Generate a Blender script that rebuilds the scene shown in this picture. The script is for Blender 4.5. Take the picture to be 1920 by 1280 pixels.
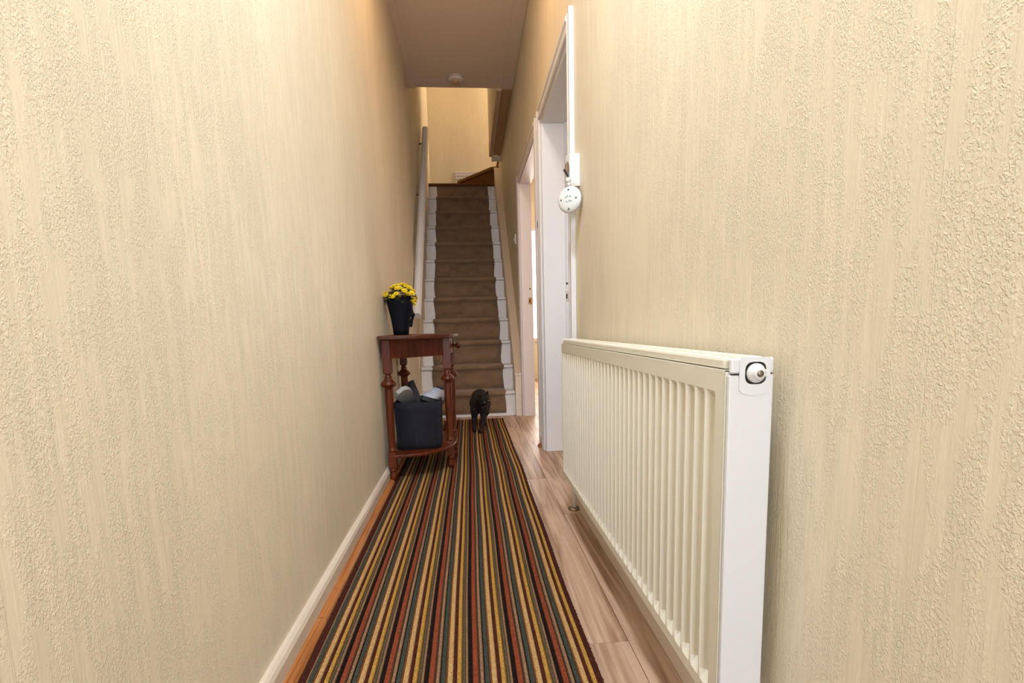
import bpy, bmesh, math, random
from mathutils import Vector, Matrix, Euler
random.seed(7)
S = bpy.context.scene
for o in list(bpy.data.objects): bpy.data.objects.remove(o)
COL = S.collection

# ------------------------------------------------------------------ camera
H = 0.762
yaw, pitch, roll = .0834, .1268, -.0266
cy, sy = math.cos(yaw), math.sin(yaw); cp, sp = math.cos(pitch), math.sin(pitch); cr, sr = math.cos(roll), math.sin(roll)
hv = Vector((sy, cy, 0)); zv = Vector((0, 0, 1)); r0 = Vector((cy, -sy, 0))
fwd = hv*cp - zv*sp; up0 = hv*sp + zv*cp
right = r0*cr + up0*sr; up = up0*cr - r0*sr
cd = bpy.data.cameras.new('camera'); cam = bpy.data.objects.new('camera', cd); COL.objects.link(cam)
cam.matrix_world = Matrix(((right.x, up.x, -fwd.x, 0), (right.y, up.y, -fwd.y, 0), (right.z, up.z, -fwd.z, H), (0, 0, 0, 1)))
cd.sensor_fit = 'HORIZONTAL'; cd.sensor_width = 36; cd.lens = 900/1920*36; cd.shift_y = 88/1920; cd.clip_start = .02
S.camera = cam

# ------------------------------------------------------------------ world, lights, exposure
w = bpy.data.worlds.new('sky'); S.world = w; w.use_nodes = True
w.node_tree.nodes['Background'].inputs[0].default_value = (.75, .85, 1, 1)
w.node_tree.nodes['Background'].inputs[1].default_value = .6
def area(name, loc, rot, sx, sy_, power, col):
    l = bpy.data.lights.new(name, 'AREA'); l.shape = 'RECTANGLE'; l.size = sx; l.size_y = sy_; l.energy = power; l.color = col
    o = bpy.data.objects.new(name, l); COL.objects.link(o); o.location = loc; o.rotation_euler = rot; return o
R90 = math.pi/2
area('front_door_daylight', (.0, -1.95, 1.35), (R90, 0, 0), .74, 2.0, 17, (.78, .89, 1))            # glazed front door behind the camera
lamp = area('hall_ceiling_lamp', (.03, .7, 2.77), (0, 0, 0), .32, .32, 19.5, (.71, .85, 1)); lamp.data.shape = 'DISK'   # flush lamp above and just ahead of the camera, out of frame
warm = area('rear_hall_warm_fill', (.0, 2.35, 2.76), (0, 0, 0), .26, .26, 2.9, (1, .60, .28)); warm.data.shape = 'DISK'   # added warm fill light, unseen above the frame, tints the far walls orange
area('front_room_window_daylight', (1.5, -.95, 1.5), (R90, 0, 0), 1.5, 1.3, 18, (.86, .93, 1))      # bay window of the room on the right
area('back_room_window_daylight', (1.5, 6.75, 1.4), (-R90, 0, 0), 1.3, 1.2, 22, (1, .95, .88))      # rear window of the back room
area('landing_window_daylight', (1.85, 6.5, 4.25), (R90, 0, R90), .8, 1.0, 16, (1, .83, .6))        # window on the upstairs landing
S.view_settings.view_transform = 'Standard'; S.view_settings.look = 'None'; S.view_settings.gamma = 1
S.view_settings.use_curve_mapping = False; S.view_settings.exposure = 1.08

# ------------------------------------------------------------------ materials
def srgb(r, g, b):
    f = lambda c: (c/255/12.92 if c/255 <= .04045 else ((c/255+.055)/1.055)**2.4)
    return (f(r), f(g), f(b), 1)
MATS = {}
def mat(name, col, rough=.6, metal=0, spec=.5, noise=None, bump=None, sheen=0, coat=0):
    """noise=(scale_xyz, amount) colour grain; bump=(scale_xyz, distance)"""
    m = bpy.data.materials.new(name); m.use_nodes = True; nt = m.node_tree; N = nt.nodes; L = nt.links
    b = N['Principled BSDF']; b.inputs['Base Color'].default_value = col; b.inputs['Roughness'].default_value = rough
    b.inputs['Metallic'].default_value = metal; b.inputs['Specular IOR Level'].default_value = spec
    if sheen: b.inputs['Sheen Weight'].default_value = sheen
    if coat: b.inputs['Coat Weight'].default_value = coat; b.inputs['Coat Roughness'].default_value = .15
    def tex(scale, detail=4):
        tc = N.new('ShaderNodeTexCoord'); mp = N.new('ShaderNodeMapping'); mp.inputs['Scale'].default_value = scale
        no = N.new('ShaderNodeTexNoise'); no.inputs['Scale'].default_value = 1; no.inputs['Detail'].default_value = detail
        L.new(tc.outputs['Object'], mp.inputs[0]); L.new(mp.outputs[0], no.inputs['Vector']); return no
    if noise:
        no = tex(noise[0]); mx = N.new('ShaderNodeMix'); mx.data_type = 'RGBA'
        a = noise[1]
        mx.inputs[6].default_value = tuple(c*(1-a) for c in col[:3])+(1,); mx.inputs[7].default_value = tuple(min(1, c*(1+a)) for c in col[:3])+(1,)
        cr_ = N.new('ShaderNodeMapRange'); cr_.inputs[1].default_value = .3; cr_.inputs[2].default_value = .7
        L.new(no.outputs['Fac'], cr_.inputs[0]); L.new(cr_.outputs[0], mx.inputs[0]); L.new(mx.outputs[2], b.inputs['Base Color'])
    if bump:
        no = tex(bump[0]); bp = N.new('ShaderNodeBump'); bp.inputs['Distance'].default_value = bump[1]; bp.inputs['Strength'].default_value = 1
        L.new(no.outputs['Fac'], bp.inputs['Height']); L.new(bp.outputs[0], b.inputs['Normal'])
    MATS[name] = m
    return m

def wallpaper_mat(name, col):
    m = bpy.data.materials.new(name); m.use_nodes = True; nt = m.node_tree; N = nt.nodes; L = nt.links
    b = N['Principled BSDF']; b.inputs['Roughness'].default_value = .5; b.inputs['Specular IOR Level'].default_value = .3
    tc = N.new('ShaderNodeTexCoord')
    def noise(sc, detail, dist=0, rough=.5):
        mp = N.new('ShaderNodeMapping'); mp.inputs['Scale'].default_value = sc; L.new(tc.outputs['Object'], mp.inputs[0])
        n = N.new('ShaderNodeTexNoise'); n.inputs['Scale'].default_value = 1; n.inputs['Detail'].default_value = detail
        n.inputs['Distortion'].default_value = dist; n.inputs['Roughness'].default_value = rough
        L.new(mp.outputs[0], n.inputs['Vector']); return n.outputs['Fac']
    def math_(op, a, c):
        k = N.new('ShaderNodeMath'); k.operation = op
        for i, v in enumerate((a, c)):
            if isinstance(v, (int, float)): k.inputs[i].default_value = v
            else: L.new(v, k.inputs[i])
        return k.outputs[0]
    def rng(v, lo, hi, t0=0., t1=1.):
        k = N.new('ShaderNodeMapRange'); k.interpolation_type = 'SMOOTHSTEP'
        for i, x in enumerate((lo, hi, t0, t1)): k.inputs[i+1].default_value = x
        L.new(v, k.inputs[0]); return k.outputs[0]
    worm = rng(noise((330, 330, 200), 2, .8), .44, .62)          # curled relief
    mask = rng(noise((40, 40, 10), 3, .4), .36, .56)              # where the relief is thick
    streak = rng(noise((230, 230, 9), 2), .35, .7)               # long vertical strokes
    fine = noise((700, 700, 500), 2)
    h = math_('ADD', math_('MULTIPLY', worm, mask), math_('MULTIPLY', streak, .4))
    h = math_('ADD', h, math_('MULTIPLY', fine, .25))
    bp = N.new('ShaderNodeBump'); bp.inputs['Strength'].default_value = .8; bp.inputs['Distance'].default_value = .0006
    L.new(h, bp.inputs['Height']); L.new(bp.outputs[0], b.inputs['Normal'])
    mx = N.new('ShaderNodeMix'); mx.data_type = 'RGBA'
    mx.inputs[6].default_value = tuple(c*.93 for c in col[:3])+(1,); mx.inputs[7].default_value = tuple(min(1, c*1.04) for c in col[:3])+(1,)
    L.new(rng(math_('ADD', math_('MULTIPLY', noise((3, 3, 1.2), 3), .6), math_('MULTIPLY', noise((120, 120, 6), 2), .4)), .38, .62), mx.inputs[0])
    L.new(mx.outputs[2], b.inputs['Base Color'])
    return m

def wood_mat(name, dark, light, sc=(22, 2.2, 22), rough=.4, rnd=.0, spec=.35, coat=0):
    m = bpy.data.materials.new(name); m.use_nodes = True; nt = m.node_tree; N = nt.nodes; L = nt.links
    b = N['Principled BSDF']; b.inputs['Roughness'].default_value = rough; b.inputs['Specular IOR Level'].default_value = spec
    if coat: b.inputs['Coat Weight'].default_value = coat; b.inputs['Coat Roughness'].default_value = .2
    tc = N.new('ShaderNodeTexCoord'); oi = N.new('ShaderNodeObjectInfo')
    ad = N.new('ShaderNodeVectorMath'); ad.operation = 'ADD'
    ml = N.new('ShaderNodeMath'); ml.operation = 'MULTIPLY'; ml.inputs[1].default_value = 37*rnd
    L.new(oi.outputs['Random'], ml.inputs[0]); L.new(tc.outputs['Object'], ad.inputs[0]); L.new(ml.outputs[0], ad.inputs[1])
    mp = N.new('ShaderNodeMapping'); mp.inputs['Scale'].default_value = sc; L.new(ad.outputs[0], mp.inputs[0])
    n1 = N.new('ShaderNodeTexNoise'); n1.inputs['Scale'].default_value = 1; n1.inputs['Detail'].default_value = 5; n1.inputs['Distortion'].default_value = 1.3
    L.new(mp.outputs[0], n1.inputs['Vector'])
    mp2 = N.new('ShaderNodeMapping'); mp2.inputs['Scale'].default_value = tuple(4.5*s if s > 5 else 2*s for s in sc); L.new(ad.outputs[0], mp2.inputs[0])
    n2 = N.new('ShaderNodeTexNoise'); n2.inputs['Scale'].default_value = 1; n2.inputs['Detail'].default_value = 4
    L.new(mp2.outputs[0], n2.inputs['Vector'])
    a1 = N.new('ShaderNodeMath'); a1.operation = 'MULTIPLY_ADD'; a1.inputs[1].default_value = .65
    a2 = N.new('ShaderNodeMath'); a2.operation = 'MULTIPLY'; a2.inputs[1].default_value = .35
    L.new(n2.outputs['Fac'], a2.inputs[0]); L.new(n1.outputs['Fac'], a1.inputs[0]); L.new(a2.outputs[0], a1.inputs[2])
    ramp = N.new('ShaderNodeValToRGB'); ramp.color_ramp.elements[0].position = .36; ramp.color_ramp.elements[1].position = .56
    ramp.color_ramp.elements[0].color = dark; ramp.color_ramp.elements[1].color = light
    L.new(a1.outputs[0], ramp.inputs[0])
    if rnd:
        mr = N.new('ShaderNodeMapRange'); mr.inputs[3].default_value = .86; mr.inputs[4].default_value = 1.08
        L.new(oi.outputs['Random'], mr.inputs[0])
        hs = N.new('ShaderNodeHueSaturation'); L.new(ramp.outputs[0], hs.inputs['Color']); L.new(mr.outputs[0], hs.inputs['Value'])
        L.new(hs.outputs[0], b.inputs['Base Color'])
    else: L.new(ramp.outputs[0], b.inputs['Base Color'])
    bp = N.new('ShaderNodeBump'); bp.inputs['Distance'].default_value = .0004; bp.inputs['Strength'].default_value = .5
    L.new(a1.outputs[0], bp.inputs['Height']); L.new(bp.outputs[0], b.inputs['Normal'])
    return m

M_WALL = wallpaper_mat('cream_embossed_wallpaper', srgb(234, 221, 197))
M_PLASTER = mat('cream_plaster', srgb(234, 221, 197), .8, bump=((60, 60, 60), .001))
M_ROOM = mat('room_plaster', srgb(235, 230, 222), .8)
M_CEIL = mat('textured_ceiling_paint', srgb(232, 212, 194), .85, bump=((110, 110, 110), .0035))
M_WHITE = mat('white_gloss_paint', srgb(226, 222, 222), .35, bump=((40, 40, 8), .0006))
M_OLDWHITE = mat('aged_white_paint', srgb(226, 212, 196), .5, noise=((20, 5, 20), .06), bump=((60, 60, 60), .001))
M_SKIRT = mat('dirty_white_skirting_paint', srgb(216, 200, 184), .45, noise=((30, 4, 30), .07))
M_PINKWHITE = mat('pinkish_white_door_paint', srgb(232, 221, 219), .45, bump=((50, 50, 12), .0006))
M_STAIRWHITE = mat('white_stair_paint', srgb(236, 232, 232), .4, noise=((9, 9, 9), .04))
M_STRING = mat('cream_string_paint', srgb(228, 206, 180), .45)
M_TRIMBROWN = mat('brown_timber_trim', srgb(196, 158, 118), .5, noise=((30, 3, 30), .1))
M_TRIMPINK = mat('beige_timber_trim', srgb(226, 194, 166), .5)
M_RAD = mat('cream_enamel', srgb(233, 226, 211), .32)
M_RADW = mat('white_enamel', srgb(228, 228, 232), .3)
M_BLACK = mat('dark_recess', srgb(24, 20, 18), .7)
M_METAL = mat('worn_steel', srgb(150, 140, 128), .4, 1)
M_BRASS = mat('brass', srgb(176, 128, 74), .4, 1)
M_PLASTIC = mat('white_plastic', srgb(222, 221, 221), .35)
M_MAHOG = wood_mat('reddish_mahogany', srgb(70, 23, 6), srgb(106, 44, 13), (26, 26, 4), .4, coat=.08)
M_MAHOGTOP = wood_mat('dark_mahogany_top', srgb(58, 21, 7), srgb(86, 36, 13), (26, 4, 26), .45, coat=.05)
M_PLANK = wood_mat('pinkish_oak_laminate', srgb(146, 108, 82), srgb(209, 174, 148), (18, 1.3, 18), .42, rnd=1)
M_BEAD = wood_mat('orange_wood_beading', srgb(140, 80, 36), srgb(184, 116, 62), (40, 2, 40), .45)
M_CARPET = mat('brown_stair_carpet', srgb(140, 112, 86), .95, noise=((9, 40, 14), .2), bump=((420, 420, 420), .003), sheen=.3, spec=.1)
M_CARPETD = mat('dark_brown_landing_carpet', srgb(110, 72, 40), .95, noise=((30, 30, 30), .15), bump=((420, 420, 420), .003), spec=.1)
M_FABRIC = mat('dark_navy_fabric', srgb(42, 41, 49), .9, noise=((30, 30, 30), .12), bump=((600, 600, 600), .001), spec=.2)
M_STRAP = mat('dark_purple_strap', srgb(46, 36, 42), .85)
M_NAVY = mat('navy_wrap', srgb(11, 12, 25), .7, spec=.2, bump=((25, 25, 3), .004))
M_YELLOW = mat('yellow_petals', srgb(240, 214, 22), .6, noise=((120, 120, 120), .15))
M_YCENTRE = mat('ochre_flower_centre', srgb(196, 150, 16), .8)
M_LEAF = mat('dark_green_leaves', srgb(58, 72, 24), .6, noise=((80, 80, 80), .3))
M_SHOEG = mat('grey_olive_trainer_mesh', srgb(92, 86, 74), .85, noise=((90, 90, 90), .45))
M_SHOEW = mat('pale_grey_trainer', srgb(196, 196, 208), .7, noise=((40, 40, 40), .08))
M_SOLEG = mat('light_grey_sole', srgb(186, 182, 178), .7)
M_SOLED = mat('dark_sole', srgb(52, 50, 54), .7)
M_FUR = mat('black_brown_fur', srgb(34, 26, 25), .75, noise=((60, 60, 60), .35), bump=((300, 120, 300), .002), spec=.25)
M_EYE = mat('cat_eye', srgb(90, 92, 60), .1)
M_NOSE = mat('cat_nose', srgb(34, 28, 28), .4)
M_ALARM = mat('aged_plastic', srgb(222, 208, 190), .5)
M_TASSEL = mat('brown_leather_tag', srgb(122, 92, 66), .7)
M_DOT = mat('grey_print', srgb(96, 100, 108), .6)
M_DOTB = mat('pale_blue_print', srgb(176, 192, 210), .6)

# ------------------------------------------------------------------ mesh helpers
class MB:
    def __init__(s): s.v = []; s.f = []; s.sm = []
    def add(s, vs, fs, smooth=False):
        n = len(s.v); s.v += [tuple(x) for x in vs]; s.f += [tuple(i+n for i in f) for f in fs]; s.sm += [smooth]*len(fs); return s
    def box(s, x0, x1, y0, y1, z0, z1, b=0):
        if b <= 0:
            vs = [(x, y, z) for z in (z0, z1) for y in (y0, y1) for x in (x0, x1)]
            return s.add(vs, [(0, 2, 3, 1), (4, 5, 7, 6), (0, 1, 5, 4), (2, 6, 7, 3), (0, 4, 6, 2), (1, 3, 7, 5)])
        bm = bmesh.new(); bmesh.ops.create_cube(bm, size=1)
        for v in bm.verts: v.co = Vector(((x0+x1)/2+v.co.x*(x1-x0), (y0+y1)/2+v.co.y*(y1-y0), (z0+z1)/2+v.co.z*(z1-z0)))
        bmesh.ops.bevel(bm, geom=bm.edges[:], offset=b, segments=2, affect='EDGES', profile=.5)
        return s.bm(bm)
    def bm(s, bm, smooth=False):
        bm.verts.index_update()
        s.add([v.co[:] for v in bm.verts], [[v.index for v in f.verts] for f in bm.faces], smooth); bm.free(); return s
    def lathe(s, prof, c=(0, 0, 0), n=20, axis='z', smooth=True, cap=True):
        """prof: [(r, h)]"""
        vs = []; fs = []
        for r, h in prof:
            for i in range(n):
                a = 2*math.pi*i/n; p = (r*math.cos(a), r*math.sin(a), h)
                if axis == 'y': p = (p[0], h, p[1])
                if axis == 'x': p = (h, p[0], p[1])
                vs.append((p[0]+c[0], p[1]+c[1], p[2]+c[2]))
        for j in range(len(prof)-1):
            for i in range(n):
                k = (i+1) % n; q = (j*n+i, j*n+k, (j+1)*n+k, (j+1)*n+i)
                fs.append(q if axis != 'y' else q[::-1])
        if cap:
            fs.append(tuple(range(n))[::-1]); fs.append(tuple((len(prof)-1)*n+i for i in range(n)))
        return s.add(vs, fs, smooth)
    def tube(s, pts, r, n=10, cap=True):
        pts = [Vector(p) for p in pts]; rs = r if isinstance(r, (list, tuple)) else [r]*len(pts)
        vs = []; fs = []; ref = None
        for i, p in enumerate(pts):
            d = (pts[min(i+1, len(pts)-1)]-pts[max(i-1, 0)]).normalized()
            if ref is None: ref = Vector((0, 0, 1)) if abs(d.z) < .9 else Vector((1, 0, 0))
            a = d.cross(ref).normalized(); bq = a.cross(d).normalized(); ref = bq
            for k in range(n):
                t = 2*math.pi*k/n; vs.append(p+(a*math.cos(t)+bq*math.sin(t))*rs[i])
        for j in range(len(pts)-1):
            for k in range(n): fs.append((j*n+k, j*n+(k+1) % n, (j+1)*n+(k+1) % n, (j+1)*n+k))
        if cap: fs += [tuple(range(n))[::-1], tuple((len(pts)-1)*n+k for k in range(n))]
        return s.add(vs, fs, True)
    def prism(s, poly, z0, z1, axis='z'):
        n = len(poly)
        def P(a, b, c): return {'z': (a, b, c), 'x': (c, a, b), 'y': (a, c, b)}[axis]
        vs = [P(a, b, z0) for a, b in poly]+[P(a, b, z1) for a, b in poly]
        fs = [tuple(range(n))[::-1], tuple(range(n, 2*n))]+[(i, (i+1) % n, (i+1) % n+n, i+n) for i in range(n)]
        return s.add(vs, fs)
    def ball(s, c, r, sub=2, scale=(1, 1, 1)):
        bm = bmesh.new(); bmesh.ops.create_icosphere(bm, subdivisions=sub, radius=1)
        for v in bm.verts: v.co = Vector((c[0]+v.co.x*r*scale[0], c[1]+v.co.y*r*scale[1], c[2]+v.co.z*r*scale[2]))
        return s.bm(bm, True)
    def xf(s, M):
        s.v = [tuple(M @ Vector(v)) for v in s.v]; return s
    def mesh(s, name, off=(0, 0, 0)):
        me = bpy.data.meshes.new(name); me.from_pydata([(v[0]-off[0], v[1]-off[1], v[2]-off[2]) for v in s.v], [], s.f); me.update()
        for p, q in zip(me.polygons, s.sm): p.use_smooth = q
        bm = bmesh.new(); bm.from_mesh(me); bmesh.ops.recalc_face_normals(bm, faces=bm.faces[:]); bm.to_mesh(me); bm.free()
        return me
def wpos(o):
    v = Vector((0, 0, 0))
    while o: v += o.location; o = o.parent
    return v
def obj(name, mb, m, parent=None, base=None, label=None):
    """world-coordinate builder -> object; its origin is the parent's origin (or base for top-level things)"""
    off = wpos(parent) if parent else Vector(base or (0, 0, 0))
    me = mb.mesh(name, off); me.materials.append(m)
    o = bpy.data.objects.new(name, me); COL.objects.link(o)
    if parent: o.parent = parent
    else: o.location = off
    if label: o['label'] = label
    return o
def struct(name, mb, m, label=None):
    o = obj(name, mb, m); o['kind'] = 'structure'
    if label: o['label'] = label; o['category'] = name.split('_')[0]
    return o
def tag(o, label, cat, group=None):
    o['label'] = label; o['category'] = cat
    if group: o['group'] = group
    return o
def thing(name, loc, label, cat, group=None):
    o = bpy.data.objects.new(name, None); COL.objects.link(o); o.location = loc; o.empty_display_size = .05
    return tag(o, label, cat, group)

# ================================================================== THE SETTING
XL, XR = -.445, .445            # hall walls
XSL, XSR = -.465, .445          # staircase walls
YB = 6.95; ZC = 2.82; YCE = 4.45; YF = -2.0; ZT = 5.3
# floor with planks
fl = struct('floor', MB().box(-.56, 2.8, YF, YB+.1, -.06, -.009), M_PLASTER)
fl['label'] = 'pale pinkish oak laminate floor of the hallway'; fl['category'] = 'floor'
PW = .19; edges = [.355+PW*k for k in range(-5, 13)]
for ci in range(-5, 12):
    x0 = .355+PW*ci; x1 = x0+PW
    ys = 1.052 + {-1: 0, 0: -.48, -2: .4, 1: .35}.get(ci, (ci*.47) % 1.2)
    while ys > YF: ys -= 1.28
    yend = 4.12 if x0 < .37 else YB
    while ys < yend:
        a = max(ys, YF); c = min(ys+1.28, yend); xa = max(x0, XL-.05)
        if c-a > .02 and x1 > xa:
            obj('plank', MB().box(xa+.0006, x1-.0006, a+.0006, c-.0006, -.009, 0, .0011), M_PLANK, fl)
        ys += 1.28
# left walls
WT = .12
struct('wall_left', MB().box(XL-WT, XL-.002, YF, 4.13, -.06, ZC+.16), M_PLASTER, 'long cream wallpapered wall on the left of the hallway')
wsl = struct('wall_stair_left', MB().box(XSL-WT, XSL-.002, 4.13, YB+.1, -.06, ZT), M_PLASTER, 'cream wall on the left of the stairs behind the handrail')
wl = bpy.data.objects['wall_left']
def strips(parent, x, side, y0, y1, z0, z1, seam0, pitch=.49):
    ys = [y0]; s = seam0
    while s > y0: s -= pitch
    while s < y1-.02:
        if s > y0+.02: ys.append(s)
        s += pitch
    ys.append(y1)
    for a, c in zip(ys[:-1], ys[1:]):
        xa, xb = (x-.002, x) if side < 0 else (x, x+.002)
        obj('wallpaper_strip', MB().box(xa, xb, a+.00012, c-.00012, z0, z1), M_WALL, parent)
strips(wl, XL, -1, YF, 4.13, .0, ZC, .461)
strips(wsl, XSL, -1, 4.13, YB, .0, ZT, 4.6)
# right wall with two door openings
D1 = (2.065, 2.87); D2 = (3.07, 4.06); DZ = 1.925; WX = .575
mb = MB()
for y0, y1, z0, z1 in ((YF, D1[0], -.06, ZC+.16), (D1[0], D1[1], DZ, ZC+.16), (D1[1], D2[0], -.06, ZC+.16), (D2[0], D2[1], DZ, ZC+.16), (D2[1], 4.13, -.06, ZC+.16)):
    mb.box(XR+.002, WX if y1 < 3 else .53, y0, y1, z0, z1)
mb.box(XSR+.002, .53, 4.13, YB+.1, -.06, 2.85)
struct('wall_right', mb, M_PLASTER, 'cream wallpapered wall on the right with radiator and two doorways')
wr = bpy.data.objects['wall_right']
strips(wr, XR, 1, YF, D1[0], 0, ZC, .433)
strips(wr, XR, 1, D1[0], D1[1], DZ, ZC, 2.39)
strips(wr, XR, 1, D1[1], D2[0], 0, ZC, 2.0)
strips(wr, XR, 1, D2[0], D2[1], DZ, ZC, 3.6)
strips(wr, XR, 1, D2[1], 4.13, 0, ZC, 2.0)
strips(wr, XSR, 1, 4.13, YB, 0, 2.82, 4.6)
# stairwell back wall, upper walls, landing
bw = struct('wall_back', MB().box(XSL-WT, 2.8, YB+.002, YB+.12, -.06, ZT), M_PLASTER, 'warm cream wall at the head of the stairs')
for xa, xb in ((XSL, -.02), (-.02, .47), (.47, .96)):
    obj('wallpaper_strip', MB().box(xa+.0004, xb-.0004, YB, YB+.002, 2.5, ZT), M_WALL, bw)
ul = struct('wall_landing', MB().box(.312, .43, YCE-.02, 6.1, ZC+.14, ZT).box(.43, 2.1, 5.98, 6.1, ZC+.16, ZT), M_PLASTER, 'pale wall above the right of the stairs')
strips(ul, .31, 1, YCE-.02, 6.1, ZC+.14, ZT, 4.8)
struct('wall_landing_right', MB().box(2.0, 2.1, 6.1, YB, 2.9, ZT), M_PLASTER)
struct('wall_bulkhead', MB().box(XSL-.1, .43, YCE-.08, YCE-.001, ZC+.16, ZT), M_PLASTER)
struct('ceiling_upper', MB().box(-.6, 2.1, YCE-.1, YB+.1, ZT, ZT+.08), M_ROOM)
struct('floor_landing', MB().box(.4455, 2.1, 6.1, YB, 2.86, 2.98), M_CARPETD)
# hall ceiling
ce = struct('ceiling', MB().box(XL-.05, XR+.05, YF, YCE, ZC, ZC+.16).box(XR+.05, 2.8, YF, YB, ZC-.02, ZC+.1), M_CEIL, 'beige textured hallway ceiling with flat coving boards')
struct('trim_1', MB().box(-.475, -.395, YF, YCE, ZC-.012, ZC-.0005, .003), M_CEIL, 'flat coving board along the left of the ceiling')
struct('trim_2', MB().box(.352, .444, YF, YCE, ZC-.012, ZC-.0005, .003), M_CEIL, 'flat coving board along the right of the ceiling')
# boxed edge of the landing over the right of the stairs
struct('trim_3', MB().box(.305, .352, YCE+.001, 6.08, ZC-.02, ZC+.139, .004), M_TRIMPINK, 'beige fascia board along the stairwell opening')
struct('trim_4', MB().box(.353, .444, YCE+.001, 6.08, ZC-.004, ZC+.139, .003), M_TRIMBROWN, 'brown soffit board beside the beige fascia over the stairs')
struct('trim_5', MB().box(.335, .444, 6.081, 6.12, ZC-.06, ZC-.005, .003), M_OLDWHITE, 'small white end block under the stairwell fascia')
# rooms on the right: enclosing shells
struct('wall_room_right', MB().box(2.7, 2.8, YF, YB, 0, ZC), M_ROOM)
struct('wall_room_divider', MB().box(WX+.03, 2.7, 2.99, 3.06, 0, ZC-.02), M_ROOM)
struct('wall_front', MB().box(-.6, -.40, YF-.1, YF, -.06, ZC+.16).box(.40, 2.8, YF-.1, YF, -.06, ZC+.16).box(-.40, .40, YF-.1, YF, 2.4, ZC+.16), M_PLASTER, 'front wall around the entrance door')
# skirting
def board_profile(t, h): return [(0, 0), (t, 0), (t, h-.018), (t-.004, h-.008), (t*.45, h-.001), (0, h)]
mb = MB().prism([(XL+a, b) for a, b in board_profile(.018, .072)], YF, 4.10, 'y')
bl = struct('baseboard_left', mb, M_SKIRT, 'white painted skirting board along the left wall')
for y0, y1, dx in ((-1.2, 1.215, .0025), (1.217, 1.36, .0012), (1.362, 4.09, 0)):
    pr = [(XL+.018, 0), (XL+.041+dx, 0), (XL+.040+dx, .008), (XL+.034+dx, .016), (XL+.026+dx, .019), (XL+.018, .0195)]
    obj('beading_strip', MB().prism(pr, y0, y1, 'y'), M_BEAD, bl)
br = MB().prism([(XR-a, b) for a, b in board_profile(.018, .072)], YF, 1.99, 'y')
br.prism([(XR-a, b) for a, b in board_profile(.018, .072)], 2.94, 3.003, 'y')
bro = struct('baseboard_right', br, M_OLDWHITE, 'white skirting board along the right wall behind the radiator')
obj('beading_strip', MB().prism([(XR-.018, 0), (XR-.040, 0), (XR-.034, .014), (XR-.018, .019)], 2.945, 3.0, 'y'), M_BEAD, bro)
# grooved skirting on the wall at the stair head
mb = MB(); z = 2.556
for hgt, t in ((.225, .018), (.012, .012), (.030, .022), (.012, .013), (.026, .020), (.012, .012), (.022, .016)):
    mb.box(-.125, .42, YB-t, YB, z, z+hgt, .003); z += hgt
struct('baseboard_back', mb, M_WHITE, 'white grooved skirting at the foot of the stair head wall')

# door casings ------------------------------------------------------
def casing(n, y0, y1, label, arch=.065, proud=.02, lin_x=.60):
    r = bpy.data.objects.new('door_%d' % n, None); COL.objects.link(r); r.location = (XR, (y0+y1)/2, 0); r['kind'] = 'structure'; r['label'] = label; r['category'] = 'doorway'
    def arch_leg(a, c, inner):
        g = c-a; P = proud; xb = XR-.0003
        pf = [(xb, a), (XR-P, a), (XR-P, a+g*.26), (XR-P*.8, a+g*.31), (XR-P*.72, a+g*.36), (XR-P*.72, a+g*.70), (XR-P*.9, a+g*.76), (XR-P*.9, a+g*.94), (XR-P*.75, c), (xb, c)]
        m = MB().prism(pf, 0, DZ+arch)
        obj('architrave', m, M_WHITE if n == 1 else M_PINKWHITE, r)
    arch_leg(y0-arch, y0, 1); arch_leg(y1+arch, y1, -1)
    xb = XR-.0003; P = proud; pf = [(xb, DZ+arch), (XR-P, DZ+arch), (XR-P, DZ+arch*.74), (XR-P*.8, DZ+arch*.69), (XR-P*.72, DZ+arch*.64), (XR-P*.72, DZ+arch*.3), (XR-P*.9, DZ+arch*.24), (XR-P*.9, DZ+arch*.06), (XR-P*.75, DZ), (xb, DZ)]
    m = MB().prism(pf, y0+.0003, y1-.0003, 'y')
    obj('architrave', m, M_WHITE if n == 1 else M_PINKWHITE, r)
    L = M_WHITE if n == 1 else M_PINKWHITE
    for s, yy in ((1, y0), (-1, y1)):
        a, c = (yy, yy+.012) if s > 0 else (yy-.012, yy)
        obj('door_lining', MB().box(XR-.004, lin_x, a, c, 0, DZ-.012, .0015), L, r)
        a2, c2 = (yy+.012, yy+.026) if s > 0 else (yy-.026, yy-.012)
        if n == 1: obj('door_stop', MB().box(XR-.0035, lin_x-.026, a2, c2, 0, DZ-.026, .003), L, r)
    obj('door_lining', MB().box(XR-.004, lin_x, y0, y1, DZ-.012, DZ, .0015), L, r)
    if n == 1: obj('door_stop', MB().box(XR-.0035, lin_x-.026, y0+.013, y1-.013, DZ-.026, DZ-.012, .003), L, r)
    return r
d1 = casing(1, D1[0], D1[1], 'white painted doorway beside the far end of the radiator')
d2 = casing(2, D2[0], D2[1], 'cream painted doorway next to the foot of the stairs', lin_x=.535)
# keeps in the far jambs
def keep(r, y, zc, zh, xk, m1):
    obj('keyhole_mark', MB().lathe([(.006, -.0012), (.006, .0012)], (xk-.004, y-.0125, zh), 12, 'y'), M_BLACK, r, label='small dark round hole in the door lining')
    k = obj('strike_plate', MB().box(xk-.018, xk+.012, y-.0140, y-.012, zc-.028, zc+.028, .0008), m1, r, label='small metal strike plate')
    obj('strike_hole', MB().box(xk-.012, xk-.002, y-.0146, y-.0138, zc-.014, zc+.014), M_BLACK, k)
keep(d1, D1[1], .935, 1.01, .586, M_METAL)
keep(d2, D2[1], .975, 1.075, .515, M_BRASS)

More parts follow.
